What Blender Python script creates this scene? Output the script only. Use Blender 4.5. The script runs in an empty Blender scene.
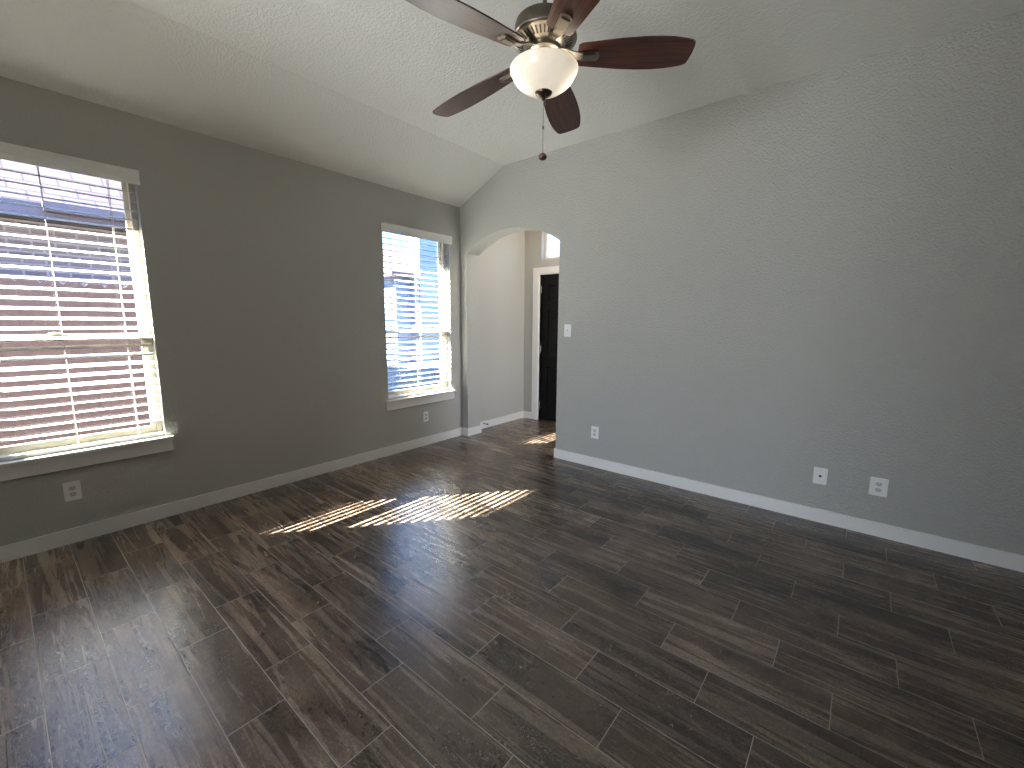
import bpy, bmesh, math, random
from mathutils import Vector, Matrix, Euler

random.seed(7)
S = bpy.context.scene
COL = S.collection
PI = math.pi

# ------------------------------------------------------------------ camera
cam_d = bpy.data.cameras.new('camera')
cam = bpy.data.objects.new('camera', cam_d)
COL.objects.link(cam)
cam_d.sensor_fit = 'HORIZONTAL'
cam_d.sensor_width = 36.0
cam_d.lens = 424.89 * 36.0 / 1024.0
cam_d.clip_start = 0.02
CAM = Vector((3.7487, -3.6003, 1.4017))
YAW, PITCH, ROLL = math.radians(39.386), math.radians(8.363), math.radians(0.289)
fwd = Vector((-math.sin(YAW) * math.cos(PITCH), math.cos(YAW) * math.cos(PITCH), -math.sin(PITCH)))
rgt0 = Vector((math.cos(YAW), math.sin(YAW), 0))
up0 = rgt0.cross(fwd)
rgt = math.cos(ROLL) * rgt0 + math.sin(ROLL) * up0
upv = -math.sin(ROLL) * rgt0 + math.cos(ROLL) * up0
M = Matrix((rgt, upv, -fwd)).transposed().to_4x4()
M.translation = CAM
cam.matrix_world = M
S.camera = cam

# ------------------------------------------------------------------ view, sky, sun, large lights
S.view_settings.view_transform = 'Standard'
S.view_settings.look = 'None'
S.view_settings.gamma = 1.0
S.view_settings.use_curve_mapping = False
S.view_settings.exposure = 0.29
S.cycles.use_denoising = True
S.cycles.denoising_prefilter = 'NONE'
S.cycles.max_bounces = 10
S.cycles.diffuse_bounces = 6
S.cycles.sample_clamp_indirect = 6.0
S.cycles.caustics_reflective = False
S.cycles.caustics_refractive = False

SUN_DIR = Vector((0.91, 1.09, -1.0)).normalized()
world = bpy.data.worlds.new('sky')
S.world = world
world.use_nodes = True
wn, wl = world.node_tree.nodes, world.node_tree.links
wn.clear()
w_out = wn.new('ShaderNodeOutputWorld')
w_bg = wn.new('ShaderNodeBackground')
w_tc = wn.new('ShaderNodeTexCoord')
w_sep = wn.new('ShaderNodeSeparateXYZ')
w_rmp = wn.new('ShaderNodeValToRGB')
wl.new(w_tc.outputs['Generated'], w_sep.inputs[0])
wl.new(w_sep.outputs['Z'], w_rmp.inputs[0])
cr = w_rmp.color_ramp
cr.elements[0].position = 0.0
cr.elements[0].color = (0.31, 0.54, 1.0, 1)
cr.elements[1].position = 0.5
cr.elements[1].color = (0.17, 0.40, 0.95, 1)
wl.new(w_rmp.outputs[0], w_bg.inputs['Color'])
w_bg.inputs['Strength'].default_value = 4.8
wl.new(w_bg.outputs[0], w_out.inputs[0])


def light(name, kind, loc, energy, color, direction=None, **kw):
    d = bpy.data.lights.new(name, kind)
    d.energy = energy
    d.color = color
    for k, v in kw.items():
        setattr(d, k, v)
    o = bpy.data.objects.new(name, d)
    COL.objects.link(o)
    o.location = loc
    if direction is not None:
        o.rotation_euler = Vector(direction).to_track_quat('-Z', 'Y').to_euler()
    return o


light('sun', 'SUN', (-6, -7, 8), 150.0, (1.0, 0.945, 0.86), SUN_DIR, angle=math.radians(0.3))
# added fill light behind the camera, standing in for daylight from other rooms
light('rear_fill', 'AREA', (2.25, -7.25, 1.08), 150.0, (0.90, 0.96, 1.0), (0.0, 1, 0.10),
      shape='RECTANGLE', size=1.4, size_y=1.7)
# fill light added to brighten the foyer, out of sight right of the arch
light('foyer_side_fill', 'AREA', (2.72, 0.74, 1.25), 24.0, (1.0, 0.95, 0.87), (-1, 0, 0.1),
      shape='RECTANGLE', size=0.8, size_y=1.9)


# unseen warm fill added above the arch crown for the foyer walls
light('foyer_warm_fill', 'POINT', (1.25, 0.55, 2.72), 22.0, (1.0, 0.80, 0.58), shadow_soft_size=0.12)


# ------------------------------------------------------------------ materials
def srgb(r, g, b):
    f = lambda c: (c / 255.0 / 12.92) if c / 255.0 <= 0.04045 else ((c / 255.0 + 0.055) / 1.055) ** 2.4
    return (f(r), f(g), f(b), 1.0)


def mat(name, color, rough=0.5, metal=0.0, bump=0.0, bscale=80.0, var=0.0, vscale=4.0, spec=0.5, detail=3.0,
        emit=None, estr=0.0):
    m = bpy.data.materials.new(name)
    m.use_nodes = True
    n, l = m.node_tree.nodes, m.node_tree.links
    p = n['Principled BSDF']
    p.inputs['Base Color'].default_value = color
    p.inputs['Roughness'].default_value = rough
    p.inputs['Metallic'].default_value = metal
    p.inputs['Specular IOR Level'].default_value = spec
    geo = n.new('ShaderNodeNewGeometry')
    if var > 0:
        nz = n.new('ShaderNodeTexNoise')
        nz.inputs['Scale'].default_value = vscale
        nz.inputs['Detail'].default_value = 4
        l.new(geo.outputs['Position'], nz.inputs['Vector'])
        mx = n.new('ShaderNodeMix')
        mx.data_type = 'RGBA'
        mx.inputs['A'].default_value = tuple(c * (1 - var) for c in color[:3]) + (1,)
        mx.inputs['B'].default_value = tuple(min(1, c * (1 + var)) for c in color[:3]) + (1,)
        l.new(nz.outputs['Fac'], mx.inputs['Factor'])
        l.new(mx.outputs['Result'], p.inputs['Base Color'])
    if bump > 0:
        nb = n.new('ShaderNodeTexNoise')
        nb.inputs['Scale'].default_value = bscale
        nb.inputs['Detail'].default_value = detail
        nb.inputs['Roughness'].default_value = 0.55
        l.new(geo.outputs['Position'], nb.inputs['Vector'])
        bp = n.new('ShaderNodeBump')
        bp.inputs['Strength'].default_value = bump
        bp.inputs['Distance'].default_value = 0.01
        l.new(nb.outputs['Fac'], bp.inputs['Height'])
        l.new(bp.outputs[0], p.inputs['Normal'])
    if emit:
        p.inputs['Emission Color'].default_value = emit
        p.inputs['Emission Strength'].default_value = estr
    return m


def texture_paint(name, color, bump, scale):
    """sprayed orange-peel wall paint: soft blobs with flattened tops"""
    m = mat(name, color, rough=0.62, var=0.03, vscale=1.3, spec=0.35)
    n, l = m.node_tree.nodes, m.node_tree.links
    p = n['Principled BSDF']
    geo = n.new('ShaderNodeNewGeometry')
    nb = n.new('ShaderNodeTexNoise')
    nb.inputs['Scale'].default_value = scale
    nb.inputs['Detail'].default_value = 2.0
    nb.inputs['Roughness'].default_value = 0.5
    l.new(geo.outputs['Position'], nb.inputs['Vector'])
    r = n.new('ShaderNodeValToRGB')
    r.color_ramp.elements[0].position = 0.36
    r.color_ramp.elements[1].position = 0.62
    l.new(nb.outputs['Fac'], r.inputs[0])
    bp = n.new('ShaderNodeBump')
    bp.inputs['Strength'].default_value = bump
    bp.inputs['Distance'].default_value = 0.004
    l.new(r.outputs[0], bp.inputs['Height'])
    l.new(bp.outputs[0], p.inputs['Normal'])
    return m


def floor_tiles():
    """wood-look porcelain planks 593 x 192 mm, third-stagger, pale grout"""
    m = bpy.data.materials.new('wood_look_tile')
    m.use_nodes = True
    n, l = m.node_tree.nodes, m.node_tree.links
    p = n['Principled BSDF']
    geo = n.new('ShaderNodeNewGeometry')
    sep = n.new('ShaderNodeSeparateXYZ')
    l.new(geo.outputs['Position'], sep.inputs[0])

    def mth(op, a, b=None, c=None):
        q = n.new('ShaderNodeMath')
        q.operation = op
        for i, v in enumerate((a, b, c)):
            if v is None:
                continue
            if isinstance(v, (int, float)):
                q.inputs[i].default_value = v
            else:
                l.new(v, q.inputs[i])
        return q.outputs[0]

    L, W_, = 0.593, 0.1922
    ry = mth('DIVIDE', mth('ADD', sep.outputs['Y'], 2.283), W_)
    row = mth('FLOOR', ry)
    fy = mth('SUBTRACT', ry, row)
    rx = mth('DIVIDE', mth('ADD', mth('SUBTRACT', sep.outputs['X'], 0.033), mth('MULTIPLY', row, L / 3.0)), L)
    colm = mth('FLOOR', rx)
    fx = mth('SUBTRACT', rx, colm)
    ex = mth('MULTIPLY', mth('MINIMUM', fx, mth('SUBTRACT', 1.0, fx)), L)
    ey = mth('MULTIPLY', mth('MINIMUM', fy, mth('SUBTRACT', 1.0, fy)), W_)
    edge = mth('MINIMUM', ex, ey)
    grout = mth('LESS_THAN', edge, 0.0014)
    idv = n.new('ShaderNodeCombineXYZ')
    l.new(row, idv.inputs[0])
    l.new(colm, idv.inputs[1])
    wn_ = n.new('ShaderNodeTexWhiteNoise')
    wn_.noise_dimensions = '2D'
    l.new(idv.outputs[0], wn_.inputs['Vector'])
    rnd = wn_.outputs['Value']
    rcol = n.new('ShaderNodeSeparateColor')
    l.new(wn_.outputs['Color'], rcol.inputs[0])
    # per tile coordinate: offset by random
    off = n.new('ShaderNodeVectorMath')
    off.operation = 'MULTIPLY_ADD'
    l.new(wn_.outputs['Color'], off.inputs[0])
    off.inputs[1].default_value = (37.0, 41.0, 29.0)
    l.new(geo.outputs['Position'], off.inputs[2])

    def noise(vec, scale, detail, rough, dist=0.0, stretch=(1, 1, 1)):
        mp = n.new('ShaderNodeMapping')
        mp.inputs['Scale'].default_value = stretch
        l.new(vec, mp.inputs['Vector'])
        q = n.new('ShaderNodeTexNoise')
        q.inputs['Scale'].default_value = scale
        q.inputs['Detail'].default_value = detail
        q.inputs['Roughness'].default_value = rough
        q.inputs['Distortion'].default_value = dist
        l.new(mp.outputs[0], q.inputs['Vector'])
        return q.outputs['Fac']

    def ramp(v, pts):
        r = n.new('ShaderNodeValToRGB')
        e = r.color_ramp.elements
        while len(e) < len(pts):
            e.new(0.5)
        for k, (pos, c) in enumerate(pts):
            e[k].position = pos
            e[k].color = c
        l.new(v, r.inputs[0])
        return r.outputs[0]

    def mix(a, b, f, mode='MIX'):
        q = n.new('ShaderNodeMix')
        q.data_type = 'RGBA'
        q.blend_type = mode
        for s, v in (('A', a), ('B', b), ('Factor', f)):
            if isinstance(v, (int, float, tuple)):
                q.inputs[s].default_value = v
            else:
                l.new(v, q.inputs[s])
        return q.outputs['Result']

    big = noise(off.outputs[0], 2.2, 3, 0.5, 0.4, (0.7, 2.6, 1))         # broad cloudy bands
    strk = noise(off.outputs[0], 6.0, 6, 0.66, 0.8, (0.2, 3.2, 1))        # fine streaks along the plank
    spk = noise(off.outputs[0], 125.0, 3, 0.8, 0.0, (0.8, 1.1, 1))        # grain
    pit = noise(off.outputs[0], 55.0, 4, 0.75, 0.0, (0.6, 1.3, 1))
    # wavy veins: contour lines of a smooth field that runs along the plank
    fld = noise(off.outputs[0], 1.6, 2, 0.45, 0.3, (0.75, 2.2, 1))
    ph = mth('FRACT', mth('MULTIPLY', fld, 13.0))
    tri = mth('ABSOLUTE', mth('SUBTRACT', ph, 0.5))
    vmask = mth('SMOOTH_MIN', 1.0, mth('MULTIPLY', mth('MAXIMUM', mth('SUBTRACT', rcol.outputs[0], 0.35), 0.0), 2.2), 0.1)
    patch = ramp(noise(off.outputs[0], 3.0, 2, 0.5, 0.0, (0.6, 1.6, 1)), [(0.40, (0, 0, 0, 1)), (0.58, (1, 1, 1, 1))])
    base = ramp(big, [(0.34, srgb(52, 43, 37)), (0.5, srgb(84, 73, 65)), (0.66, srgb(122, 111, 102))])
    c = mix(base, ramp(strk, [(0.36, srgb(34, 27, 23)), (0.5, srgb(84, 74, 66)), (0.64, srgb(150, 138, 128))]), 0.36)
    vein = ramp(tri, [(0.0, (0.42, 0.41, 0.40, 1)), (0.05, (0.62, 0.61, 0.60, 1)), (0.16, (0.95, 0.95, 0.95, 1)),
                      (0.40, (1.05, 1.05, 1.05, 1)), (0.5, (1.5, 1.48, 1.45, 1))])
    vm = n.new('ShaderNodeMath')
    vm.operation = 'MULTIPLY'
    l.new(vmask, vm.inputs[0])
    l.new(patch, vm.inputs[1])
    c = mix(c, vein, vm.outputs[0], 'MULTIPLY')
    sp = ramp(spk, [(0.34, (0.40, 0.40, 0.40, 1)), (0.5, (1, 1, 1, 1)), (0.66, (1.9, 1.86, 1.8, 1))])
    c = mix(c, sp, 0.8, 'MULTIPLY')
    c = mix(c, ramp(pit, [(0.30, (0.4, 0.4, 0.4, 1)), (0.44, (1, 1, 1, 1)), (0.66, (1.4, 1.38, 1.35, 1))]), 0.7, 'MULTIPLY')
    tone = ramp(rnd, [(0.0, (0.62, 0.60, 0.58, 1)), (0.5, (1.0, 0.96, 0.92, 1)), (1.0, (1.32, 1.32, 1.33, 1))])
    c = mix(c, tone, 1.0, 'MULTIPLY')
    gain = n.new('ShaderNodeMix')
    gain.data_type = 'RGBA'
    gain.blend_type = 'MULTIPLY'
    gain.inputs['Factor'].default_value = 1.0
    gain.inputs['B'].default_value = (0.86, 0.81, 0.76, 1)
    l.new(c, gain.inputs['A'])
    c = mix(gain.outputs['Result'], srgb(168, 158, 148), grout)
    l.new(c, p.inputs['Base Color'])
    rr = n.new('ShaderNodeMapRange')
    rr.inputs['To Min'].default_value = 0.20
    rr.inputs['To Max'].default_value = 0.34
    l.new(strk, rr.inputs['Value'])
    ro = mth('ADD', rr.outputs[0], mth('MULTIPLY', grout, 0.4))
    l.new(ro, p.inputs['Roughness'])
    p.inputs['Specular IOR Level'].default_value = 0.8
    h = mth('ADD', mth('MULTIPLY', mth('MINIMUM', edge, 0.004), 120.0),
            mth('ADD', mth('MULTIPLY', strk, 0.25), mth('MULTIPLY', spk, 0.10)))
    bp = n.new('ShaderNodeBump')
    bp.inputs['Strength'].default_value = 0.35
    bp.inputs['Distance'].default_value = 0.002
    l.new(h, bp.inputs['Height'])
    l.new(bp.outputs[0], p.inputs['Normal'])
    return m


def brick_mat(name, c1, c2, mortar, scale=1.0, bw=0.21, rh=0.075, ms=0.012, axis='yz'):
    m = bpy.data.materials.new(name)
    m.use_nodes = True
    n, l = m.node_tree.nodes, m.node_tree.links
    p = n['Principled BSDF']
    p.inputs['Roughness'].default_value = 0.9
    geo = n.new('ShaderNodeNewGeometry')
    sep = n.new('ShaderNodeSeparateXYZ')
    l.new(geo.outputs['Position'], sep.inputs[0])
    cb = n.new('ShaderNodeCombineXYZ')
    l.new(sep.outputs['Y' if axis[0] == 'y' else 'X'], cb.inputs[0])
    l.new(sep.outputs['Z' if axis[1] == 'z' else 'Y'], cb.inputs[1])
    b = n.new('ShaderNodeTexBrick')
    b.inputs['Scale'].default_value = scale
    b.inputs['Color1'].default_value = c1
    b.inputs['Color2'].default_value = c2
    b.inputs['Mortar'].default_value = mortar
    b.inputs['Brick Width'].default_value = bw
    b.inputs['Row Height'].default_value = rh
    b.inputs['Mortar Size'].default_value = ms
    l.new(cb.outputs[0], b.inputs['Vector'])
    l.new(b.outputs['Color'], p.inputs['Base Color'])
    return m


def wood_mat(name, dark, light_, rough=0.35, coat=0.2):
    m = bpy.data.materials.new(name)
    m.use_nodes = True
    n, l = m.node_tree.nodes, m.node_tree.links
    p = n['Principled BSDF']
    tc = n.new('ShaderNodeTexCoord')
    mp = n.new('ShaderNodeMapping')
    mp.inputs['Scale'].default_value = (2.0, 38.0, 10.0)
    l.new(tc.outputs['Object'], mp.inputs['Vector'])
    nz = n.new('ShaderNodeTexNoise')
    nz.inputs['Scale'].default_value = 2.0
    nz.inputs['Detail'].default_value = 5
    nz.inputs['Distortion'].default_value = 0.7
    l.new(mp.outputs[0], nz.inputs['Vector'])
    r = n.new('ShaderNodeValToRGB')
    r.color_ramp.elements[0].position = 0.32
    r.color_ramp.elements[0].color = dark
    r.color_ramp.elements[1].position = 0.72
    r.color_ramp.elements[1].color = light_
    l.new(nz.outputs['Fac'], r.inputs[0])
    l.new(r.outputs[0], p.inputs['Base Color'])
    p.inputs['Roughness'].default_value = rough
    p.inputs['Coat Weight'].default_value = coat
    p.inputs['Coat Roughness'].default_value = 0.25
    return m


def glass_mat():
    m = bpy.data.materials.new('window_glass')
    m.use_nodes = True
    n, l = m.node_tree.nodes, m.node_tree.links
    n.remove(n['Principled BSDF'])
    out = n['Material Output']
    tr = n.new('ShaderNodeBsdfTransparent')
    tr.inputs[0].default_value = (0.96, 0.98, 0.97, 1)
    gl = n.new('ShaderNodeBsdfGlossy')
    gl.inputs['Roughness'].default_value = 0.02
    lw = n.new('ShaderNodeLayerWeight')
    pw = n.new('ShaderNodeMath')
    pw.operation = 'POWER'
    l.new(lw.outputs['Facing'], pw.inputs[0])
    pw.inputs[1].default_value = 4.0
    ma = n.new('ShaderNodeMath')
    ma.operation = 'MULTIPLY_ADD'
    l.new(pw.outputs[0], ma.inputs[0])
    ma.inputs[1].default_value = 0.4
    ma.inputs[2].default_value = 0.03
    ms = n.new('ShaderNodeMixShader')
    l.new(ma.outputs[0], ms.inputs[0])
    l.new(tr.outputs[0], ms.inputs[1])
    l.new(gl.outputs[0], ms.inputs[2])
    l.new(ms.outputs[0], out.inputs['Surface'])
    return m


def bowl_mat():
    m = bpy.data.materials.new('alabaster_glass')
    m.use_nodes = True
    n, l = m.node_tree.nodes, m.node_tree.links
    n.remove(n['Principled BSDF'])
    out = n['Material Output']
    geo = n.new('ShaderNodeNewGeometry')
    nz = n.new('ShaderNodeTexNoise')
    nz.inputs['Scale'].default_value = 9.0
    nz.inputs['Detail'].default_value = 4
    nz.inputs['Distortion'].default_value = 1.0
    l.new(geo.outputs['Position'], nz.inputs['Vector'])
    r = n.new('ShaderNodeValToRGB')
    r.color_ramp.elements[0].color = srgb(232, 222, 204)
    r.color_ramp.elements[1].color = srgb(252, 248, 240)
    l.new(nz.outputs['Fac'], r.inputs[0])
    tl = n.new('ShaderNodeBsdfTranslucent')
    l.new(r.outputs[0], tl.inputs[0])
    df = n.new('ShaderNodeBsdfPrincipled')
    l.new(r.outputs[0], df.inputs['Base Color'])
    df.inputs['Roughness'].default_value = 0.25
    em = n.new('ShaderNodeEmission')
    em.inputs[0].default_value = (1.0, 0.95, 0.86, 1)
    em.inputs[1].default_value = 0.06
    ms = n.new('ShaderNodeMixShader')
    ms.inputs[0].default_value = 0.22
    l.new(df.outputs[0], ms.inputs[1])
    l.new(tl.outputs[0], ms.inputs[2])
    ad = n.new('ShaderNodeAddShader')
    l.new(ms.outputs[0], ad.inputs[0])
    l.new(em.outputs[0], ad.inputs[1])
    l.new(ad.outputs[0], out.inputs['Surface'])
    return m


PAINT = srgb(173, 173, 168)
M_wall = texture_paint('greige_wall_paint', PAINT, 0.32, 66.0)
M_wall_r = texture_paint('greige_wall_paint_heavy', PAINT, 0.85, 70.0)
M_ceil = texture_paint('ceiling_paint', srgb(234, 235, 231), 0.45, 70.0)
M_trim = mat('white_trim_paint', srgb(226, 225, 222), rough=0.4, var=0.02)
M_floor = floor_tiles()
M_vinyl = mat('cream_vinyl', srgb(224, 216, 196), rough=0.4)
M_glass = glass_mat()
M_slat = mat('white_slat', srgb(236, 236, 234), rough=0.4, var=0.015, vscale=9)
M_cord = mat('white_cord', srgb(226, 226, 222), rough=0.8)
M_plate = mat('white_plastic', srgb(232, 232, 230), rough=0.35)
M_slot = mat('slot_dark', srgb(38, 36, 34), rough=0.6)
M_grey = mat('grey_receptacle', srgb(196, 195, 192), rough=0.4)
M_door = wood_mat('black_door_paint', srgb(3, 2, 2), srgb(7, 6, 5), rough=0.5, coat=0.0)
M_door.node_tree.nodes['Principled BSDF'].inputs['Specular IOR Level'].default_value = 0.2
M_steel = mat('brushed_nickel', srgb(146, 139, 128), rough=0.32, metal=1.0, var=0.05, vscale=30)
M_pewter = mat('dark_pewter', srgb(98, 92, 82), rough=0.34, metal=1.0, var=0.08, vscale=20)
M_bronze = mat('bronze_finial', srgb(78, 62, 52), rough=0.3, metal=0.9)
M_blade = wood_mat('walnut_blade', srgb(34, 16, 10), srgb(90, 44, 27), rough=0.45, coat=0.12)
M_bowl = bowl_mat()
M_fob = wood_mat('walnut_fob', srgb(48, 26, 20), srgb(92, 56, 44))
M_rubber = mat('black_rubber', srgb(24, 23, 22), rough=0.7)
M_brick_own = brick_mat('own_brick', srgb(150, 120, 105), srgb(128, 102, 92), srgb(170, 162, 150))
M_brick_n = brick_mat('neighbour_brick', srgb(120, 116, 120), srgb(104, 100, 106), srgb(146, 142, 146))
M_pale = brick_mat('pale_siding', srgb(146, 160, 188), srgb(138, 152, 180), srgb(100, 112, 138), bw=4.0, rh=0.18, ms=0.008)
M_shingle = brick_mat('roof_shingles', srgb(122, 98, 96), srgb(104, 86, 92), srgb(62, 52, 60), bw=0.30, rh=0.14, ms=0.010)
M_fascia = mat('fascia_paint', srgb(86, 86, 98), rough=0.6)
M_fence = mat('cedar_fence', srgb(78, 70, 74), rough=0.85, var=0.25, vscale=14)
M_grass = mat('lawn', srgb(96, 94, 86), rough=0.95, var=0.3, vscale=20)
M_conc = mat('asphalt', srgb(92, 92, 94), rough=0.9, var=0.1, vscale=3)


# ------------------------------------------------------------------ mesh helpers
def box(bm, x0, x1, y0, y1, z0, z1, mtx=None, bev=0.0):
    vs = [bm.verts.new(p) for p in ((x0, y0, z0), (x1, y0, z0), (x1, y1, z0), (x0, y1, z0),
                                    (x0, y0, z1), (x1, y0, z1), (x1, y1, z1), (x0, y1, z1))]
    fs = [bm.faces.new([vs[i] for i in f]) for f in ((0, 3, 2, 1), (4, 5, 6, 7), (0, 1, 5, 4), (1, 2, 6, 5),
                                                     (2, 3, 7, 6), (3, 0, 4, 7))]
    if bev > 0:
        es = list({e for f in fs for e in f.edges})
        r = bmesh.ops.bevel(bm, geom=es, offset=bev, segments=2, affect='EDGES', profile=0.5)
        vs = [v for v in {v for f in r['faces'] for v in f.verts} | {v for v in vs if v.is_valid}]
        # gather all verts of the connected piece
        seen, st = set(vs), list(vs)
        while st:
            v = st.pop()
            for e in v.link_edges:
                o = e.other_vert(v)
                if o not in seen:
                    seen.add(o)
                    st.append(o)
        vs = list(seen)
    if mtx is not None:
        bmesh.ops.transform(bm, matrix=mtx, verts=vs)
    return vs


def lathe(bm, prof, seg=48, mtx=None, cap=False):
    rings = []
    for r, z in prof:
        if r < 1e-6:
            rings.append([bm.verts.new((0, 0, z))])
        else:
            rings.append([bm.verts.new((r * math.cos(2 * PI * k / seg), r * math.sin(2 * PI * k / seg), z)) for k in range(seg)])
    for a, b in zip(rings, rings[1:]):
        for k in range(seg):
            k2 = (k + 1) % seg
            if len(a) == 1 and len(b) == 1:
                continue
            if len(a) == 1:
                bm.faces.new((a[0], b[k2], b[k]))
            elif len(b) == 1:
                bm.faces.new((a[k], a[k2], b[0]))
            else:
                bm.faces.new((a[k], a[k2], b[k2], b[k]))
    if cap:
        for rg in (rings[0], rings[-1]):
            if len(rg) > 1:
                bm.faces.new(rg)
    vs = [v for rg in rings for v in rg]
    if mtx is not None:
        bmesh.ops.transform(bm, matrix=mtx, verts=vs)
    return vs


def prism(bm, pts, h, mtx=None):
    """pts: 2-D outline in the xy plane, extruded from z=0 to z=h"""
    a = [bm.verts.new((x, y, 0)) for x, y in pts]
    b = [bm.verts.new((x, y, h)) for x, y in pts]
    bm.faces.new(list(reversed(a)))
    bm.faces.new(b)
    for k in range(len(pts)):
        k2 = (k + 1) % len(pts)
        bm.faces.new((a[k], a[k2], b[k2], b[k]))
    if mtx is not None:
        bmesh.ops.transform(bm, matrix=mtx, verts=a + b)
    return a + b


def tube(bm, pts, r, seg=8):
    pts = [Vector(p) for p in pts]
    rings = []
    for i, p in enumerate(pts):
        d = (pts[min(i + 1, len(pts) - 1)] - pts[max(i - 1, 0)]).normalized()
        q = d.to_track_quat('Z', 'Y')
        rings.append([bm.verts.new(p + q @ Vector((r * math.cos(2 * PI * k / seg), r * math.sin(2 * PI * k / seg), 0)))
                      for k in range(seg)])
    for a, b in zip(rings, rings[1:]):
        for k in range(seg):
            k2 = (k + 1) % seg
            bm.faces.new((a[k], a[k2], b[k2], b[k]))
    bm.faces.new(list(reversed(rings[0])))
    bm.faces.new(rings[-1])


def obj(name, bm, m, parent=None, loc=None, rot=None, smooth=False):
    bmesh.ops.recalc_face_normals(bm, faces=bm.faces)
    me = bpy.data.meshes.new(name)
    bm.to_mesh(me)
    bm.free()
    me.materials.append(m)
    if smooth:
        for f in me.polygons:
            f.use_smooth = True
        me.set_sharp_from_angle(angle=math.radians(40))
    o = bpy.data.objects.new(name, me)
    COL.objects.link(o)
    if parent:
        o.parent = parent
    if loc is not None:
        o.location = loc
    if rot is not None:
        o.rotation_euler = rot
    return o


def struct(name, bm, m, parent=None, **kw):
    o = obj(name, bm, m, parent, **kw)
    if parent is None:
        o['kind'] = 'structure'
    return o


def tag(o, label, cat, group=None):
    o['label'] = label
    o['category'] = cat
    if group:
        o['group'] = group
    return o


def thing(name, label, cat, loc=(0, 0, 0), rot=(0, 0, 0), group=None):
    o = bpy.data.objects.new(name, None)
    o.empty_display_size = 0.05
    COL.objects.link(o)
    o.location = loc
    o.rotation_euler = rot
    return tag(o, label, cat, group)


def nb():
    return bmesh.new()


def holed(bm, us, vs, holes, to3, depth_vec):
    """slab with rectangular holes: grid of cells, front and back faces plus reveals, one mesh"""
    us, vs = sorted(us), sorted(vs)
    dv = Vector(depth_vec)
    V = {}

    def g(i, j, s):
        k = (i, j, s)
        if k not in V:
            V[k] = bm.verts.new(Vector(to3(us[i], vs[j])) + (dv if s else Vector()))
        return V[k]

    def solid(i, j):
        if i < 0 or j < 0 or i >= len(us) - 1 or j >= len(vs) - 1:
            return False
        cu, cv = (us[i] + us[i + 1]) / 2, (vs[j] + vs[j + 1]) / 2
        return not any(h[0] < cu < h[1] and h[2] < cv < h[3] for h in holes)

    for i in range(len(us) - 1):
        for j in range(len(vs) - 1):
            if not solid(i, j):
                continue
            bm.faces.new((g(i, j, 0), g(i + 1, j, 0), g(i + 1, j + 1, 0), g(i, j + 1, 0)))
            bm.faces.new((g(i, j, 1), g(i, j + 1, 1), g(i + 1, j + 1, 1), g(i + 1, j, 1)))
            if not solid(i - 1, j):
                bm.faces.new((g(i, j, 0), g(i, j + 1, 0), g(i, j + 1, 1), g(i, j, 1)))
            if not solid(i + 1, j):
                bm.faces.new((g(i + 1, j, 0), g(i + 1, j, 1), g(i + 1, j + 1, 1), g(i + 1, j + 1, 0)))
            if not solid(i, j - 1):
                bm.faces.new((g(i, j, 0), g(i, j, 1), g(i + 1, j, 1), g(i + 1, j, 0)))
            if not solid(i, j + 1):
                bm.faces.new((g(i, j + 1, 0), g(i + 1, j + 1, 0), g(i + 1, j + 1, 1), g(i, j + 1, 1)))


# ------------------------------------------------------------------ room dimensions
WZ, FX, CZ = 2.704, 0.6735, 3.02           # plate height, width of the sloped strip, flat ceiling
RX, RY = 5.05, -7.0                         # right-hand extent, rear extent
JL, JR, JD = 0.097, 1.383, 0.2145           # arch jambs, wall thickness
SPR, CRN = 2.182, 2.382                     # arch spring and crown
GX, GY = -0.027, 1.2664                     # foyer left wall, foyer end wall
BB, BT = 0.0956, 0.012                      # baseboard
W1 = (-3.806, -2.896)                       # window openings along y
W2 = (-1.056, -0.174)
WB, WT = 0.587, 2.345                        # bottom (stool top), head
RAIL = 1.29

# ------------------------------------------------------------------ floor, walls, ceiling
b = nb()
box(b, -0.027, RX, RY, JD, -0.12, 0.0)
box(b, -0.027, 2.6, JD, GY + 0.12, -0.12, 0.0)
struct('floor', b, M_floor)

b = nb()
holed(b, [RY, W1[0], W1[1], W2[0], W2[1], 0.0], [-0.12, WB - 0.02, WT, WZ],
      [(W1[0], W1[1], WB - 0.02, WT), (W2[0], W2[1], WB - 0.02, WT)], lambda u, v: (0, u, v), (-0.115, 0, 0))
struct('wall_left', b, M_wall)
b = nb()
holed(b, [RY, W1[0], W1[1], W2[0], W2[1], GY + 0.1], [-0.12, WB - 0.02, WT + 0.03, WZ],
      [(W1[0], W1[1], WB - 0.02, WT + 0.03), (W2[0], W2[1], WB - 0.02, WT + 0.03)], lambda u, v: (-0.13, u, v), (-0.07, 0, 0))
struct('wall_exterior', b, M_brick_own)

# arched wall: outline in x,z with the arch cut out
arc = []
hw, rise = (JR - JL) / 2, CRN - SPR
R_ = (hw * hw + rise * rise) / (2 * rise)
cx_, cz_ = (JL + JR) / 2, CRN - R_
a0 = math.asin(hw / R_)
NA = 40
for k in range(NA + 1):
    a = -a0 + 2 * a0 * k / NA
    arc.append((cx_ + R_ * math.sin(a), cz_ + R_ * math.cos(a)))
b = nb()
# strips above the arch so that every face stays convex
top = lambda x: WZ + (CZ - WZ) * x / FX if x < FX else (CZ if x < RX - FX else WZ + (CZ - WZ) * (RX - x) / FX)


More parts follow.
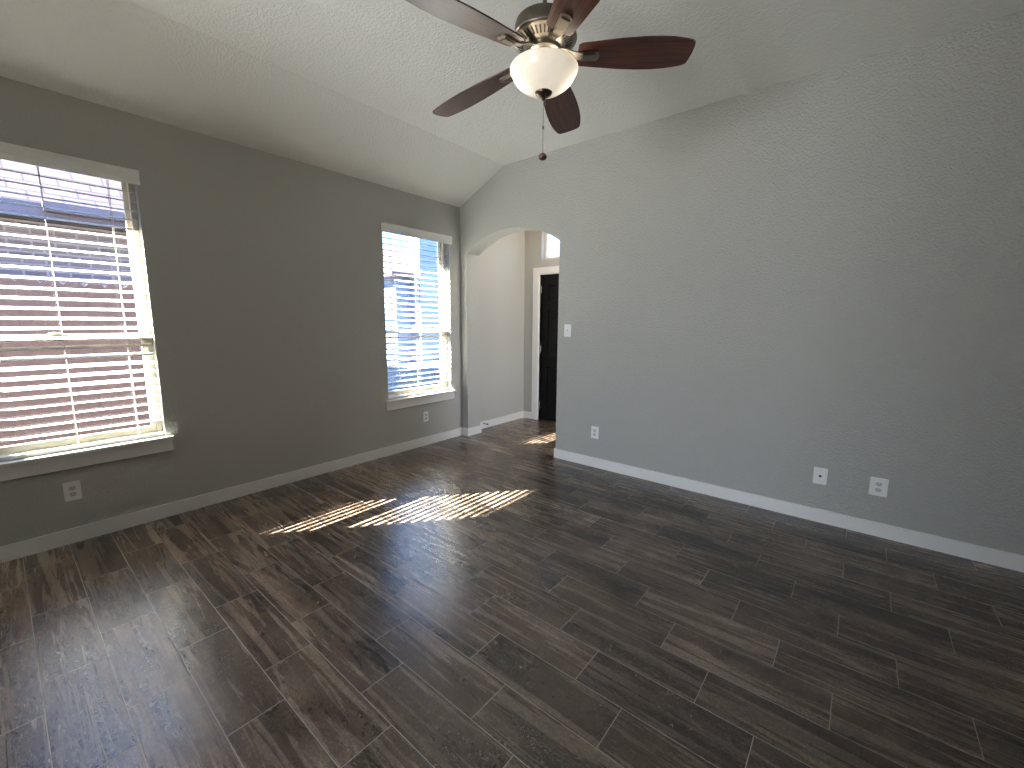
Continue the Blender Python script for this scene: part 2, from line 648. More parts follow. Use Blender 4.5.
def vstrip(pts_lo, pts_hi):
    fr0 = [b.verts.new((x, 0, z)) for x, z in pts_lo]
    fr1 = [b.verts.new((x, 0, z)) for x, z in pts_hi]
    bk0 = [b.verts.new((x, JD, z)) for x, z in pts_lo]
    bk1 = [b.verts.new((x, JD, z)) for x, z in pts_hi]
    for i in range(len(pts_lo) - 1):
        b.faces.new((fr0[i], fr0[i + 1], fr1[i + 1], fr1[i]))
        b.faces.new((bk0[i], bk1[i], bk1[i + 1], bk0[i + 1]))
        b.faces.new((fr0[i], bk0[i], bk0[i + 1], fr0[i + 1]))
        b.faces.new((fr1[i], fr1[i + 1], bk1[i + 1], bk1[i]))
    for e in (0, -1):
        b.faces.new((fr0[e], fr1[e], bk1[e], bk0[e]))


xs = sorted(set([x for x, z in arc] + [FX]))


def arcz(x):
    return cz_ + math.sqrt(max(0, R_ * R_ - (x - cx_) ** 2))


lo = [(-0.027, -0.0), (JL, -0.0)]
vstrip(lo, [(x, top(max(x, 0))) for x, z in lo])
vstrip([(x, arcz(x)) for x in xs], [(x, top(x)) for x in xs])
lo = [(JR, -0.0), (RX - FX, -0.0), (RX, 0.0)]
vstrip(lo, [(x, top(x)) for x, z in lo])
bmesh.ops.remove_doubles(b, verts=b.verts, dist=1e-5)
# drop the inner faces left between neighbouring strips
kill = []
for f in b.faces:
    cs = [v.co for v in f.verts]
    if all(abs(c.x - JL) < 1e-4 for c in cs) or all(abs(c.x - JR) < 1e-4 for c in cs):
        if min(c.z for c in cs) > 1.0 and len(cs) == 4:
            kill.append(f)
bmesh.ops.delete(b, geom=kill, context='FACES')
struct('wall_right', b, M_wall_r)

b = nb()
box(b, GX - 0.1, GX, JD, GY + 0.12, 0, CZ)
struct('wall_foyer_left', b, M_wall)

# foyer end wall with the door and transom openings
DX0, DX1, DZ = 0.2466, 1.16, 2.04
TX0, TX1, TZ0, TZ1 = 0.262, 1.145, 2.235, 2.62
b = nb()
holed(b, [GX, DX0, TX0, TX1, DX1, 2.6], [0, DZ, TZ0, TZ1, CZ],
      [(DX0, DX1, 0, DZ), (TX0, TX1, TZ0, TZ1)], lambda u, v: (u, GY, v), (0, 0.14, 0))
struct('wall_foyer_end', b, M_wall)
b = nb()
holed(b, [JD, 0.34, 1.14, GY + 0.14], [0, 0.3, 2.2, CZ], [(0.34, 1.14, 0.3, 2.2)], lambda u, v: (2.6, u, v), (0.1, 0, 0))  # opening added to let the foyer side fill through
struct('wall_foyer_right', b, M_wall)
b = nb()
box(b, RX, RX + 0.1, RY, JD, 0, WZ)
struct('wall_east', b, M_wall)
b = nb()
holed(b, [0.0, 1.5, 3.0, RX], [0, 0.2, 1.98, CZ], [(1.5, 3.0, 0.2, 1.98)], lambda u, v: (u, RY, v), (0, -0.12, 0))  # opening added for the fill light behind this wall
struct('wall_rear', b, M_wall)
# unseen partition added behind the camera to keep fill light off the window wall
b = nb()
holed(b, [0.0, 1.5, 3.1, RX], [0, 2.5, CZ], [(1.5, 3.1, 0, 2.5)], lambda u, v: (u, -4.6, v), (0, -0.12, 0))
struct('wall_light_baffle', b, M_wall)

# ceiling: sloped strip, flat field, sloped strip on the far side (one shell with thickness)
b = nb()
prof = [(-0.03, WZ - 0.014), (0, WZ), (FX, CZ), (RX - FX, CZ), (RX, WZ), (RX + 0.1, WZ)]
prof = prof[1:-1]
for (x0, z0), (x1, z1) in zip(prof, prof[1:]):
    v = [b.verts.new(p) for p in ((x0, RY, z0), (x1, RY, z1), (x1, 0, z1), (x0, 0, z0),
                                  (x0, RY, z0 + .1), (x1, RY, z1 + .1), (x1, 0, z1 + .1), (x0, 0, z0 + .1))]
    for f in ((0, 1, 2, 3), (4, 7, 6, 5), (0, 4, 5, 1), (3, 2, 6, 7)):
        b.faces.new([v[i] for i in f])
bmesh.ops.remove_doubles(b, verts=b.verts, dist=1e-5)
struct('ceiling', b, M_ceil)
b = nb()
box(b, GX - 0.1, 2.7, JD, GY + 0.14, CZ, CZ + 0.1)
struct('ceiling_foyer', b, M_ceil)

# own roof and eave outside (shades the top of the windows)
b = nb()
pr = [(-0.60, 2.57), (-0.62, 2.72), (2.5, 4.4), (5.7, 2.72), (5.68, 2.57), (5.2, 2.60), (2.5, 4.1), (-0.13, 2.705)]
v0 = [b.verts.new((x, RY - 0.5, z)) for x, z in pr]
v1 = [b.verts.new((x, GY + 0.6, z)) for x, z in pr]
for k in range(len(pr)):
    k2 = (k + 1) % len(pr)
    b.faces.new((v0[k], v0[k2], v1[k2], v1[k]))
struct('trim_eave', b, M_fascia)

# ------------------------------------------------------------------ baseboards
def base_run(name, pieces, m=M_trim):
    bm = nb()
    for p in pieces:
        box(bm, *p, 0.0, BB)
    return struct(name, bm, m)


base_run('baseboard_left', [(0, BT, RY, 0)])
base_run('baseboard_stub', [(BT, JL + BT, -BT, 0), (JL, JL + BT, 0, JD + BT), (GX + BT, JL, JD, JD + BT)])
base_run('baseboard_right', [(JR - BT, RX, -BT, 0), (JR - BT, JR, 0, JD + BT)])
base_run('baseboard_rear', [(BT, 1.5, -4.6, -4.6 + BT), (3.1, RX, -4.6, -4.6 + BT)])
base_run('baseboard_foyer', [(GX, GX + BT, JD + BT, GY), (GX + BT, 0.1347, GY - BT, GY)])

# ------------------------------------------------------------------ windows (frame, sashes, panes, stool, apron)
def window(name, y0, y1):
    root = bpy.data.objects.new(name, None)
    root.empty_display_size = 0.1
    COL.objects.link(root)
    root.location = (-0.1, (y0 + y1) / 2, WB)
    root['kind'] = 'structure'
    cy = (y0 + y1) / 2
    hw_ = (y1 - y0) / 2
    H = WT - WB
    # local frame: x = depth about the glass, y centred, z from stool
    bm = nb()
    fw = 0.032
    box(bm, -0.035, 0.03, -hw_, -hw_ + fw, 0, H, bev=0.003)
    box(bm, -0.035, 0.03, hw_ - fw, hw_, 0, H, bev=0.003)
    box(bm, -0.035, 0.03, -hw_ + fw, hw_ - fw, H - 0.016, H, bev=0.003)
    box(bm, -0.035, 0.03, -hw_ + fw, hw_ - fw, 0, 0.03, bev=0.003)
    obj('window_frame', bm, M_vinyl, root)
    rz = RAIL - WB
    for nm, xa, xb, z0, z1 in (('lower_sash', -0.005, 0.022, 0.03, rz + 0.02), ('upper_sash', -0.032, -0.007, rz - 0.022, H - 0.016)):
        bm = nb()
        sw = 0.024
        tr_ = 0.042 if nm == 'lower_sash' else 0.020
        a0_, a1_ = -hw_ + fw, hw_ - fw
        box(bm, xa, xb, a0_, a0_ + sw, z0, z1, bev=0.002)
        box(bm, xa, xb, a1_ - sw, a1_, z0, z1, bev=0.002)
        box(bm, xa, xb, a0_ + sw, a1_ - sw, z0, z0 + 0.042, bev=0.002)
        box(bm, xa, xb, a0_ + sw, a1_ - sw, z1 - tr_, z1, bev=0.002)
        so = obj(nm, bm, M_vinyl, root)
        bm = nb()
        xm = (xa + xb) / 2
        box(bm, xm - 0.002, xm + 0.002, a0_ + sw, a1_ - sw, z0 + 0.042, z1 - tr_)
        obj('glass_pane', bm, M_glass, so)
    # sash lock on the meeting rail
    bm = nb()
    box(bm, -0.004, 0.03, -0.03, 0.03, rz + 0.02, rz + 0.032, bev=0.003)
    obj('sash_lock', bm, M_vinyl, root)
    bm = nb()
    box(bm, 0.025, 0.1, -hw_, hw_, -0.02, -0.001)
    box(bm, 0.1, 0.145, -hw_ - 0.04, hw_ + 0.04, -0.02, 0.0, bev=0.004)
    obj('window_stool', bm, M_trim, root)
    bm = nb()
    box(bm, 0.1, 0.12, -hw_ - 0.032, hw_ + 0.032, -0.106, -0.02, bev=0.003)
    obj('window_apron', bm, M_trim, root)
    return root


window('window_1', *W1)
window('window_2', *W2)

# ------------------------------------------------------------------ blinds
PITCH_S, SLAT_D, TILT = 0.0586, 0.052, 0.33


def blind(label, y0, y1, ladders, first=None):
    root = thing('window_blind', label, 'blind', (-0.045, (y0 + y1) / 2, WB), group='white blinds in the two windows')
    hw_ = (y1 - y0) / 2 - 0.008
    # headrail and valance
    bm = nb()
    box(bm, -0.03, 0.03, -hw_, hw_, WT - WB - 0.04, WT - WB, bev=0.002)
    obj('headrail', bm, M_slat, root)
    bm = nb()
    zt, zb = 2.3527 - WB, 2.2646 - WB
    pf = [(0.080, zb), (0.068, zb), (0.068, zt), (0.083, zt), (0.083, zt - 0.012), (0.080, zt - 0.020), (0.078, zt - 0.040), (0.078, zb + 0.030),
          (0.080, zb + 0.018)]
    hv = hw_ + 0.020
    mx = Matrix(((1, 0, 0, 0), (0, 0, 1, -hv), (0, 1, 0, 0), (0, 0, 0, 1)))
    prism(bm, pf, 2 * hv, mx)
    for s in (-1, 1):
        ya, yb = sorted((s * hv, s * (hv - 0.008)))
        box(bm, 0.046, 0.068, ya, yb, zb, zt)
    obj('valance', bm, M_slat, root)
    # slats
    z_top = 2.2846 - WB
    n_sl = 28
    me = None
    for k in range(n_sl):
        z = z_top - k * PITCH_S
        t = TILT if k < n_sl - 5 else (0.16 if k == n_sl - 5 else 0.02)
        if me is None:
            bm = nb()
            N = 6
            up, dn = [], []
            for i in range(N + 1):
                u = -SLAT_D / 2 + SLAT_D * i / N
                cr_ = 0.0025 * (1 - (2 * u / SLAT_D) ** 2)
                up.append((u, cr_ + 0.0014))
                dn.append((u, cr_ - 0.0014))
            pts = dn + up[::-1]
            prism(bm, pts, 2 * hw_, Matrix(((1, 0, 0, 0), (0, 0, 1, -hw_), (0, 1, 0, 0), (0, 0, 0, 1))))
            o = obj('slat', bm, M_slat, root)
            me = o.data
        else:
            o = bpy.data.objects.new('slat', me)
            COL.objects.link(o)
            o.parent = root
        o.location = (0, 0, z)
        # room-side edge lower than the glass-side edge
        o.rotation_euler = (0, t + random.uniform(-0.015, 0.015), 0)
    zlast = z_top - (n_sl - 1) * PITCH_S
    bm = nb()
    box(bm, -0.03, 0.03, -hw_, hw_, 0.004, 0.026, bev=0.004)
    obj('bottom_rail', bm, M_slat, root)
    for yy in ladders:
        ly = yy - (y0 + y1) / 2
        bm = nb()
        dz_ = 0.029 * math.sin(TILT)
        for sx in (-1, 1):
            x = sx * (SLAT_D / 2 + 0.001) * math.cos(TILT)
            tube(bm, [(x, ly, WT - WB - 0.05), (x, ly, 0.02)], 0.0014, 6)
        tube(bm, [(0.0, ly + 0.0, WT - WB - 0.05), (0.0, ly, 0.02)], 0.0009, 5)
        obj('ladder_cord', bm, M_cord, root)
    return root


blind_a = blind('white wide-slat blind with a valance on the bigger, nearer window at left', *W1, (-3.03, -3.325, -3.672))
blind_b = blind('white wide-slat blind on the farther window, next to the arched opening', *W2, (-0.95, -0.615, -0.28))
# tilt cord tassels on the farther blind
bm = nb()
for yy, zz in ((-0.355, 0.92), (-0.33, 0.86)):
    tube(bm, [(0.036, yy, 1.66), (0.036, yy, zz + 0.02)], 0.001, 5)
    lathe(bm, [(0.0, 0.03), (0.003, 0.028), (0.0055, 0.0), (0.0, -0.002)], 12, Matrix.Translation((0.036, yy, zz)))
obj('tilt_cord', bm, M_cord, blind_b)

# ------------------------------------------------------------------ outlets, switch, jack
def on_left(y, z):      # local x right, y up, z out of the wall -> wall x=0
    return Matrix.Translation((0.0, y, z)) @ Matrix(((0, 0, 1, 0), (1, 0, 0, 0), (0, 1, 0, 0), (0, 0, 0, 1)))


def on_right(x, z):     # wall y=0, facing -y
    return Matrix.Translation((x, 0.0, z)) @ Matrix(((1, 0, 0, 0), (0, 0, -1, 0), (0, 1, 0, 0), (0, 0, 0, 1)))


def plate_mesh(w, h):
    bm = nb()
    pts = []
    r = 0.006
    for cxx, cyy, a_ in ((w / 2 - r, h / 2 - r, 0), (-w / 2 + r, h / 2 - r, 90), (-w / 2 + r, -h / 2 + r, 180), (w / 2 - r, -h / 2 + r, 270)):
        for q in range(0, 91, 30):
            an = math.radians(a_ + q)
            pts.append((cxx + r * math.cos(an), cyy + r * math.sin(an)))
    a = [bm.verts.new((x, y, 0)) for x, y in pts]
    m_ = [bm.verts.new((x, y, 0.004)) for x, y in pts]
    c = [bm.verts.new((x * (1 - 0.005 / w), y * (1 - 0.005 / h), 0.0065)) for x, y in pts]
    for p, q in ((a, m_), (m_, c)):
        for k in range(len(pts)):
            k2 = (k + 1) % len(pts)
            bm.faces.new((p[k], p[k2], q[k2], q[k]))
    bm.faces.new(c)
    bm.faces.new(list(reversed(a)))
    return bm


def outlet(label, mtx, w, h):
    root = thing('wall_outlet', label, 'outlet', group='duplex outlets low on the walls')
    root.matrix_world = mtx
    obj('cover_plate', plate_mesh(w, h), M_plate, root)
    for s in (-1, 1):
        bm = nb()
        pts = []
        for k in range(24):
            a = 2 * PI * k / 24
            pts.append((0.0172 * math.cos(a), max(-0.0128, min(0.0128, 0.0172 * math.sin(a)))))
        prism(bm, pts, 0.0085, Matrix.Translation((0, s * 0.0195, 0)))
        rc = obj('receptacle', bm, M_grey, root)
        bm = nb()
        yo = s * 0.0195
        box(bm, -0.0075, -0.0053, yo - 0.001, yo + 0.0075, 0.0084, 0.0089)
        box(bm, 0.0053, 0.0075, yo + 0.0005, yo + 0.0070, 0.0084, 0.0089)
        lathe(bm, [(0.0026, 0.0084), (0.0026, 0.0089), (0, 0.0089)], 12, Matrix.Translation((0, yo - 0.0068, 0)))
        obj('slots', bm, M_slot, rc)
    bm = nb()
    lathe(bm, [(0.0032, 0.006), (0.0030, 0.0075), (0, 0.0079)], 14)
    obj('screw', bm, M_grey, root)
    return root


outlet('white duplex outlet on the window wall under the nearer blind', on_left(-3.386, 0.334), 0.078, 0.122)
outlet('small white duplex outlet on the window wall under the farther blind', on_left(-0.575, 0.330), 0.072, 0.118)
outlet('white duplex outlet below the light switch on the textured wall', on_right(1.834, 0.345), 0.078, 0.118)
outlet('largest white duplex outlet, right of the jack plate on the textured wall', on_right(3.922, 0.336), 0.092, 0.122)

sw = thing('light_switch', 'white toggle light switch on the textured wall beside the arch', 'light switch')
sw.matrix_world = on_right(1.499, 1.318)
obj('cover_plate', plate_mesh(0.078, 0.122), M_plate, sw)
bm = nb()
box(bm, -0.006, 0.006, -0.0125, 0.0125, 0.0055, 0.0072)
obj('toggle_slot', bm, M_grey, sw)
bm = nb()
box(bm, -0.0042, 0.0042, -0.005, 0.006, 0.006, 0.018, Matrix.Rotation(0.45, 4, 'X'), bev=0.001)
obj('toggle', bm, M_plate, sw)
for s in (-1, 1):
    bm = nb()
    lathe(bm, [(0.0032, 0.006), (0.0030, 0.0075), (0, 0.0079)], 14, Matrix.Translation((0, s * 0.030, 0)))
    obj('screw', bm, M_grey, sw)

jk = thing('cable_jack', 'white wall plate with one dark cable jack, left of the largest outlet', 'wall jack')
jk.matrix_world = on_right(3.609, 0.336)
obj('cover_plate', plate_mesh(0.080, 0.118), M_plate, jk)
bm = nb()
lathe(bm, [(0.0085, 0.006), (0.0085, 0.008), (0.0055, 0.0085), (0.0055, 0.016), (0.0, 0.016)], 18)
obj('jack_socket', bm, M_slot, jk)
for s in (-1, 1):
    bm = nb()
    lathe(bm, [(0.0032, 0.006), (0.0030, 0.0075), (0, 0.0079)], 14, Matrix.Translation((0, s * 0.042, 0)))
    obj('screw', bm, M_grey, jk)

# ------------------------------------------------------------------ front door, casing, transom
d_root = bpy.data.objects.new('door_1', None)
COL.objects.link(d_root)
d_root.location = (DX0, GY, 0)
d_root['kind'] = 'structure'
DW = DX1 - DX0
bm = nb()
# stiles and rails over a thinner field, raised panels
xs_ = [0.004, 0.115, DW / 2 - 0.055, DW / 2 + 0.055, DW - 0.115, DW - 0.004]
zs_ = [0.012, 0.24, 0.78, 0.93, 1.55, 1.67, 1.90, DZ - 0.004]
yf, yb = 0.035, 0.078
box(bm, xs_[0], xs_[5], yf + 0.014, yb, zs_[0], zs_[7])
for a_, c_ in ((0, 1), (2, 3), (4, 5)):
    box(bm, xs_[a_], xs_[c_], yf, yf + 0.014, zs_[0], zs_[7])
for a_, c_ in ((0, 1), (2, 3), (4, 5), (6, 7)):
    for p_, q_ in ((1, 2), (3, 4)):
        box(bm, xs_[p_], xs_[q_], yf, yf + 0.014, zs_[a_], zs_[c_])
obj('door_slab', bm, M_door, d_root)
for p_, q_ in ((1, 2), (3, 4)):
    for a_, c_ in ((1, 2), (3, 4), (5, 6)):
        bm = nb()
        box(bm, xs_[p_] + 0.02, xs_[q_] - 0.02, yf + 0.002, yf + 0.014, zs_[a_] + 0.02, zs_[c_] - 0.02, bev=0.008)
        obj('door_panel', bm, M_door, d_root)
for hz in (0.22, 1.02, 1.84):
    bm = nb()
    lathe(bm, [(0.0, -0.05), (0.006, -0.05), (0.0075, -0.045), (0.0075, 0.045), (0.006, 0.05), (0, 0.05)], 14,
          Matrix.Translation((0.0, 0.026, hz)))
    obj('hinge', bm, M_steel, d_root)
bm = nb()
lathe(bm, [(0.0, 0.0), (0.03, 0.0), (0.03, 0.006), (0.012, 0.01), (0.012, 0.035), (0.027, 0.045), (0.03, 0.06), (0.02, 0.072), (0, 0.075)], 24,
      Matrix.Translation((DW - 0.07, yf, 0.96)) @ Matrix.Rotation(PI / 2, 4, 'X'))
obj('door_knob', bm, M_steel, d_root, smooth=True)

b = nb()
cw = DX0 - 0.1347
ct = 2.1345
box(b, DX0 - cw, DX0 - 0.008, GY - 0.018, GY, 0, ct, bev=0.003)
box(b, DX1 + 0.008, DX1 + cw, GY - 0.018, GY, 0, ct, bev=0.003)
box(b, DX0 - 0.008, DX1 + 0.008, GY - 0.018, GY, DZ + 0.006, ct, bev=0.003)
box(b, DX0 - 0.008, DX0, GY - 0.006, GY + 0.14, 0, DZ + 0.006)
box(b, DX1, DX1 + 0.008, GY - 0.006, GY + 0.14, 0, DZ + 0.006)
box(b, DX0, DX1, GY - 0.006, GY + 0.14, DZ - 0.002, DZ + 0.006)
struct('trim_1', b, M_trim)
b = nb()
box(b, DX0, DX1, GY + 0.01, GY + 0.14, 0, 0.010, bev=0.003)
struct('trim_2', b, M_pewter)

t_root = bpy.data.objects.new('window_3', None)
COL.objects.link(t_root)
t_root['kind'] = 'structure'
t_root.location = (TX0, GY + 0.1, TZ0)
bm = nb()
tw, th = TX1 - TX0, TZ1 - TZ0
box(bm, 0, 0.035, -0.02, 0.03, 0, th, bev=0.003)
box(bm, tw - 0.035, tw, -0.02, 0.03, 0, th, bev=0.003)
box(bm, 0.035, tw - 0.035, -0.02, 0.03, 0, 0.035, bev=0.003)
box(bm, 0.035, tw - 0.035, -0.02, 0.03, th - 0.035, th, bev=0.003)
obj('transom_frame', bm, M_trim, t_root)
bm = nb()
box(bm, 0.035, tw - 0.035, 0.003, 0.007, 0.035, th - 0.035)
obj('glass_pane', bm, M_glass, t_root)

# spring door stop on the foyer baseboard
ds = thing('door_stop', 'small dark door stop sticking out of the foyer baseboard by the arch', 'door stop', (GX + BT, 0.40, 0.068))
bm = nb()
R90 = Matrix.Rotation(PI / 2, 4, 'Y')
lathe(bm, [(0, 0), (0.012, 0), (0.012, 0.004), (0.006, 0.008), (0.005, 0.06), (0, 0.06)], 14, R90)
obj('stop_rod', bm, M_steel, ds)
bm = nb()
lathe(bm, [(0, 0.058), (0.010, 0.058), (0.011, 0.068), (0.009, 0.076), (0, 0.076)], 14, R90)
obj('rubber_tip', bm, M_rubber, ds)

# ------------------------------------------------------------------ ceiling fan
FAN = (2.522, -1.891, 2.583)
fan = thing('ceiling_fan', 'ceiling fan with five dark walnut blades and a lit white glass bowl', 'ceiling fan', FAN)
PH0 = 0.699

bm = nb()
lathe(bm, [(0.0, 0.435), (0.065, 0.435), (0.068, 0.425), (0.064, 0.40), (0.045, 0.375), (0.02, 0.36), (0.0, 0.358)], 40)
obj('canopy', bm, M_pewter, fan, smooth=True)
bm = nb()
tube(bm, [(0, 0, 0.37), (0, 0, 0.15)], 0.0095, 16)
obj('downrod', bm, M_pewter, fan, smooth=True)
bm = nb()
lathe(bm, [(0.0, 0.158), (0.022, 0.158), (0.028, 0.148), (0.06, 0.143), (0.105, 0.138), (0.127, 0.128), (0.132, 0.115), (0.132, 0.080),
           (0.137, 0.076), (0.137, 0.068), (0.0, 0.068)], 64)
obj('motor_housing', bm, M_pewter, fan, smooth=True)
bm = nb()
lathe(bm, [(0.132, 0.070), (0.143, 0.068), (0.145, 0.062), (0.142, 0.057), (0.134, 0.054), (0.086, 0.034), (0.080, 0.030), (0.0, 0.030)], 64)
vr = obj('vent_ring', bm, M_steel, fan, smooth=True)
bm = nb()
for k in range(40):
    a = 2 * PI * k / 40
    mt = Matrix.Rotation(a, 4, 'Z') @ Matrix.Translation((0.110, 0, 0.0432)) @ Matrix.Rotation(-math.atan2(0.020, 0.044), 4, 'Y')
    box(bm, -0.0165, 0.0165, -0.0033, 0.0033, -0.0012, 0.0012, mt)
obj('vent_slots', bm, M_slot, vr)
bm = nb()
lathe(bm, [(0.0, 0.032), (0.070, 0.032), (0.072, 0.026), (0.072, 0.010), (0.066, 0.004), (0.050, 0.000), (0.048, -0.030), (0.054, -0.036), (0.0, -0.040)], 56)
obj('light_kit_hub', bm, M_steel, fan, smooth=True)

# blades: outline along +x, irons underneath
def blade_outline():
    # (r, half width); tips cut with rounded shoulders
    st = [(0.150, 0.044), (0.165, 0.051), (0.25, 0.060), (0.34, 0.069), (0.43, 0.074), (0.50, 0.0745), (0.56, 0.071), (0.61, 0.064), (0.640, 0.058), (0.652, 0.053)]
    st = [(r, w * 1.17) for r, w in st]
    up = [(r, w) for r, w in st]
    tip = [(0.659, 0.054), (0.663, 0.034), (0.665, 0.0), (0.663, -0.034), (0.659, -0.054)]
    dn = [(r, -w) for r, w in reversed(st)]
    return up + tip + dn


blade_me = iron_me = None
DROOP = [-(0.083 * math.cos(PH0 + k * 2 * PI / 5) - 0.053 * math.sin(PH0 + k * 2 * PI / 5)) + (0.0, 0.0, 0.043, 0.04, 0.0)[k] for k in range(5)]
for k in range(5):
    a = PH0 + k * 2 * PI / 5
    if blade_me is None:
        bm = nb()
        prism(bm, blade_outline(), 0.006, Matrix.Translation((0, 0, -0.003)))
        bl = obj('blade', bm, M_blade, fan)
        blade_me = bl.data
    else:
        bl = bpy.data.objects.new('blade', blade_me)
        COL.objects.link(bl)
        bl.parent = fan
    bl.rotation_mode = 'QUATERNION'
    bl.rotation_quaternion = (Matrix.Rotation(a, 4, 'Z') @ Matrix.Rotation(DROOP[k], 4, 'Y') @ Matrix.Rotation(math.radians(-12), 4, 'X')).to_quaternion()
    if iron_me is None:
        bm = nb()
        # pad under the blade root with an arched end, and a tapering arm back to the hub
        pad = [(0.165, -0.022), (0.236, -0.026), (0.244, -0.013), (0.247, 0.0), (0.244, 0.013), (0.236, 0.026), (0.165, 0.022)]
        prism(bm, pad, 0.007, Matrix.Translation((0, 0, -0.0102)))
        prism(bm, [(0.172, -0.015), (0.226, -0.018), (0.226, 0.018), (0.172, 0.015)], 0.007, Matrix.Translation((0, 0, -0.0165)))
        pts = [(0.060, 0.022), (0.10, 0.018), (0.135, 0.002), (0.168, -0.006)]
        for (r0, z0), (r1, z1) in zip(pts, pts[1:]):
            w0, w1 = 0.020, 0.018
            v = [bm.verts.new(p) for p in ((r0, -w0, z0 - .006), (r1, -w1, z1 - .006), (r1, w1, z1 - .006), (r0, w0, z0 - .006),
                                           (r0, -w0, z0), (r1, -w1, z1), (r1, w1, z1), (r0, w0, z0))]
            for f in ((0, 3, 2, 1), (4, 5, 6, 7), (0, 1, 5, 4), (1, 2, 6, 5), (2, 3, 7, 6), (3, 0, 4, 7)):
                bm.faces.new([v[i] for i in f])
        ir = obj('blade_iron', bm, M_steel, bl)
        iron_me = ir.data
    else:
        ir = bpy.data.objects.new('blade_iron', iron_me)
        COL.objects.link(ir)
        ir.parent = bl

# glass bowl shade
bm = nb()
outer = [(0.140, -0.048), (0.148, -0.051), (0.153, -0.058), (0.153, -0.066), (0.147, -0.074), (0.144, -0.078), (0.141, -0.088), (0.132, -0.104), (0.115, -0.121),
         (0.090, -0.138), (0.060, -0.150), (0.030, -0.156), (0.0, -0.158)]
lathe(bm, outer, 72)
bowl = obj('bowl_shade', bm, M_bowl, fan, smooth=True)
bm = nb()
lathe(bm, [(0.0, -0.148), (0.036, -0.150), (0.039, -0.154), (0.036, -0.161), (0.020, -0.168), (0.010, -0.178), (0.007, -0.186), (0.0, -0.188)], 32)
obj('finial', bm, M_bronze, fan, smooth=True)
# bulbs inside the bowl
for k, (bx, by) in enumerate(((0.074, 0.060), (-0.074, -0.060))):
    lp = light('bulb_light', 'POINT', (bx, by, -0.085), 0.62, (1.0, 0.93, 0.82), shadow_soft_size=0.025)
    lp.parent = fan
# pull chains hang true
ch = bpy.data.objects.new('pull_chain', None)
COL.objects.link(ch)
ch.parent = fan
ch.location = (0, 0, -0.186)
bm = nb()
for k in range(56):
    z = -0.004 - k * 0.0041
    lathe(bm, [(0, 0.0019), (0.0015, 0.001), (0.0019, 0), (0.0015, -0.001), (0, -0.0019)], 8, Matrix.Translation((0, 0, z)))
tube(bm, [(0, 0, 0), (0, 0, -0.232)], 0.0007, 5)
obj('chain', bm, M_steel, ch)
bm = nb()
lathe(bm, [(0, 0.008), (0.004, 0.007), (0.004, -0.007), (0, -0.008)], 12, Matrix.Translation((0.0, 0, -0.115)))
obj('connector', bm, M_steel, ch)
bm = nb()
lathe(bm, [(0, 0.018), (0.006, 0.016), (0.016, 0.009), (0.020, 0.0), (0.017, -0.009), (0.008, -0.014), (0, -0.015)], 24, Matrix.Translation((0, 0, -0.240)))
obj('fob', bm, M_fob, ch, smooth=True)
bm = nb()
tube(bm, [(0.018, -0.012, -0.160), (0.019, -0.012, -0.215)], 0.0014, 6)
obj('short_chain', bm, M_steel, fan)

# ------------------------------------------------------------------ outside
b = nb()
box(b, -40, 30, -30, 60, -0.32, -0.14)
g = struct('ground', b, M_grass)
b = nb()
box(b, -14, -1.2, 4.5, 40, -0.15, -0.12)
struct('driveway', b, M_conc)

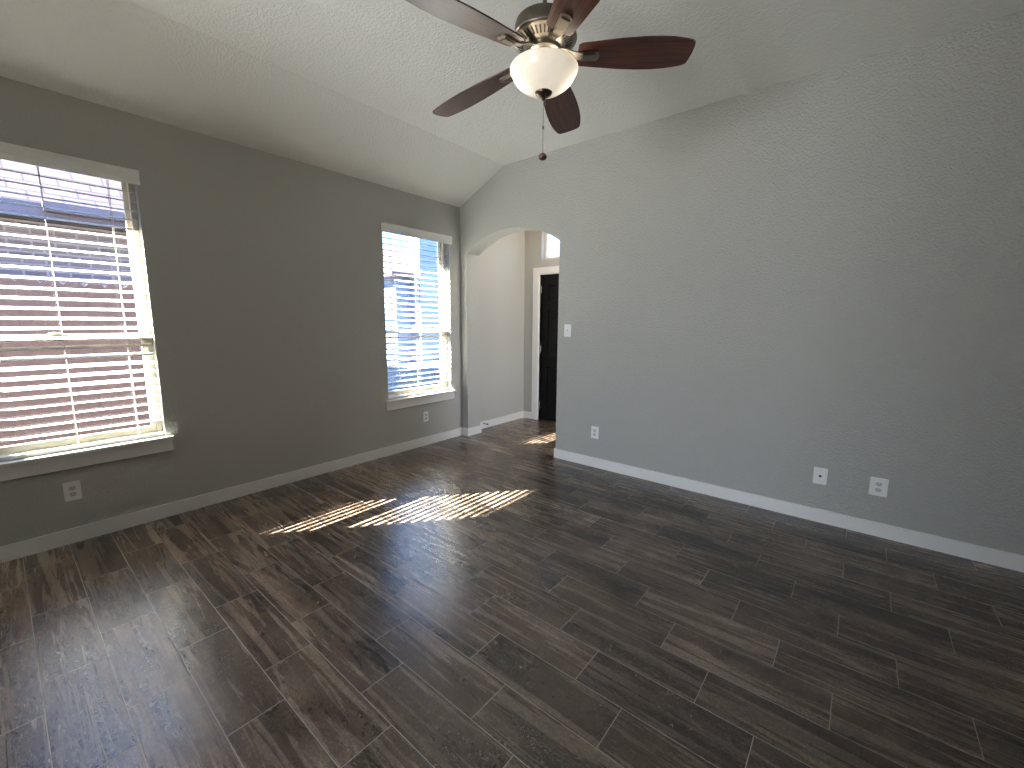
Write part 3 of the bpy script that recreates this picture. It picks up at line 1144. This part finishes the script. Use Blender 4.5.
fence = thing('wooden_fence', 'weathered cedar picket fence outside the nearer window', 'fence', (-2.2, -3.5, -0.14))
bm = nb()
y = -4.4
while y < 3.2:
    w = 0.1455
    h = 1.90 + random.uniform(-0.012, 0.012)
    pts = [(-w / 2, 0), (w / 2, 0), (w / 2, h - 0.03), (w / 2 - 0.03, h), (-w / 2 + 0.03, h), (-w / 2, h - 0.03)]
    prism(bm, pts, 0.018, Matrix(((0, 0, 1, -0.009 + random.uniform(-.003, .003)), (1, 0, 0, y), (0, 1, 0, 0), (0, 0, 0, 1))))
    y += 0.147
obj('pickets', bm, M_fence, fence)
bm = nb()
for z in (0.3, 0.95, 1.6):
    box(bm, -0.055, -0.012, -4.4, 3.2, z, z + 0.09)
obj('rails', bm, M_fence, fence)

nh = thing('neighbour_house', 'brick neighbour house with a shingled roof and gutter behind the fence', 'house', (-4.6, -3.0, -0.08))
bm = nb()
box(bm, -6, 0, -6.0, 4.2, 0, 2.72)
obj('brick_wall', bm, M_brick_n, nh)
bm = nb()
pr = [(0.55, 2.74), (0.55, 2.86), (-3.0, 6.1), (-6.5, 2.86), (-6.5, 2.74)]
v0 = [bm.verts.new((x, -6.4, z)) for x, z in pr]
v1 = [bm.verts.new((x, 4.6, z)) for x, z in pr]
for k in range(len(pr)):
    k2 = (k + 1) % len(pr)
    bm.faces.new((v0[k], v0[k2], v1[k2], v1[k]))
bm.faces.new(v0)
bm.faces.new(v1[::-1])
obj('shingle_roof', bm, M_shingle, nh)
bm = nb()
box(bm, 0.55, 0.58, -6.4, 4.6, 2.70, 2.86)
obj('fascia', bm, M_fascia, nh)
bm = nb()
box(bm, 0.58, 0.70, -0.05, 4.6, 2.76, 2.88, bev=0.01)
obj('gutter', bm, M_fascia, nh)

fh = thing('street_house', 'pale house with a chimney seen through the farther window', 'house', (-10.5, 9.0, -0.14))
bm = nb()
box(bm, -4, 1.5, -3.5, 6, 0, 3.1)
obj('siding_wall', bm, M_pale, fh)
bm = nb()
pr = [(1.9, 3.05), (1.9, 3.2), (-1.2, 4.6), (-4.4, 3.2), (-4.4, 3.05)]
v0 = [bm.verts.new((x, -3.9, z)) for x, z in pr]
v1 = [bm.verts.new((x, 6.4, z)) for x, z in pr]
for k in range(len(pr)):
    k2 = (k + 1) % len(pr)
    bm.faces.new((v0[k], v0[k2], v1[k2], v1[k]))
bm.faces.new(v0)
bm.faces.new(v1[::-1])
obj('roof', bm, M_shingle, fh)
bm = nb()
box(bm, 1.5, 2.1, -2.9, -2.1, 0, 5.4)
obj('chimney', bm, M_pale, fh)
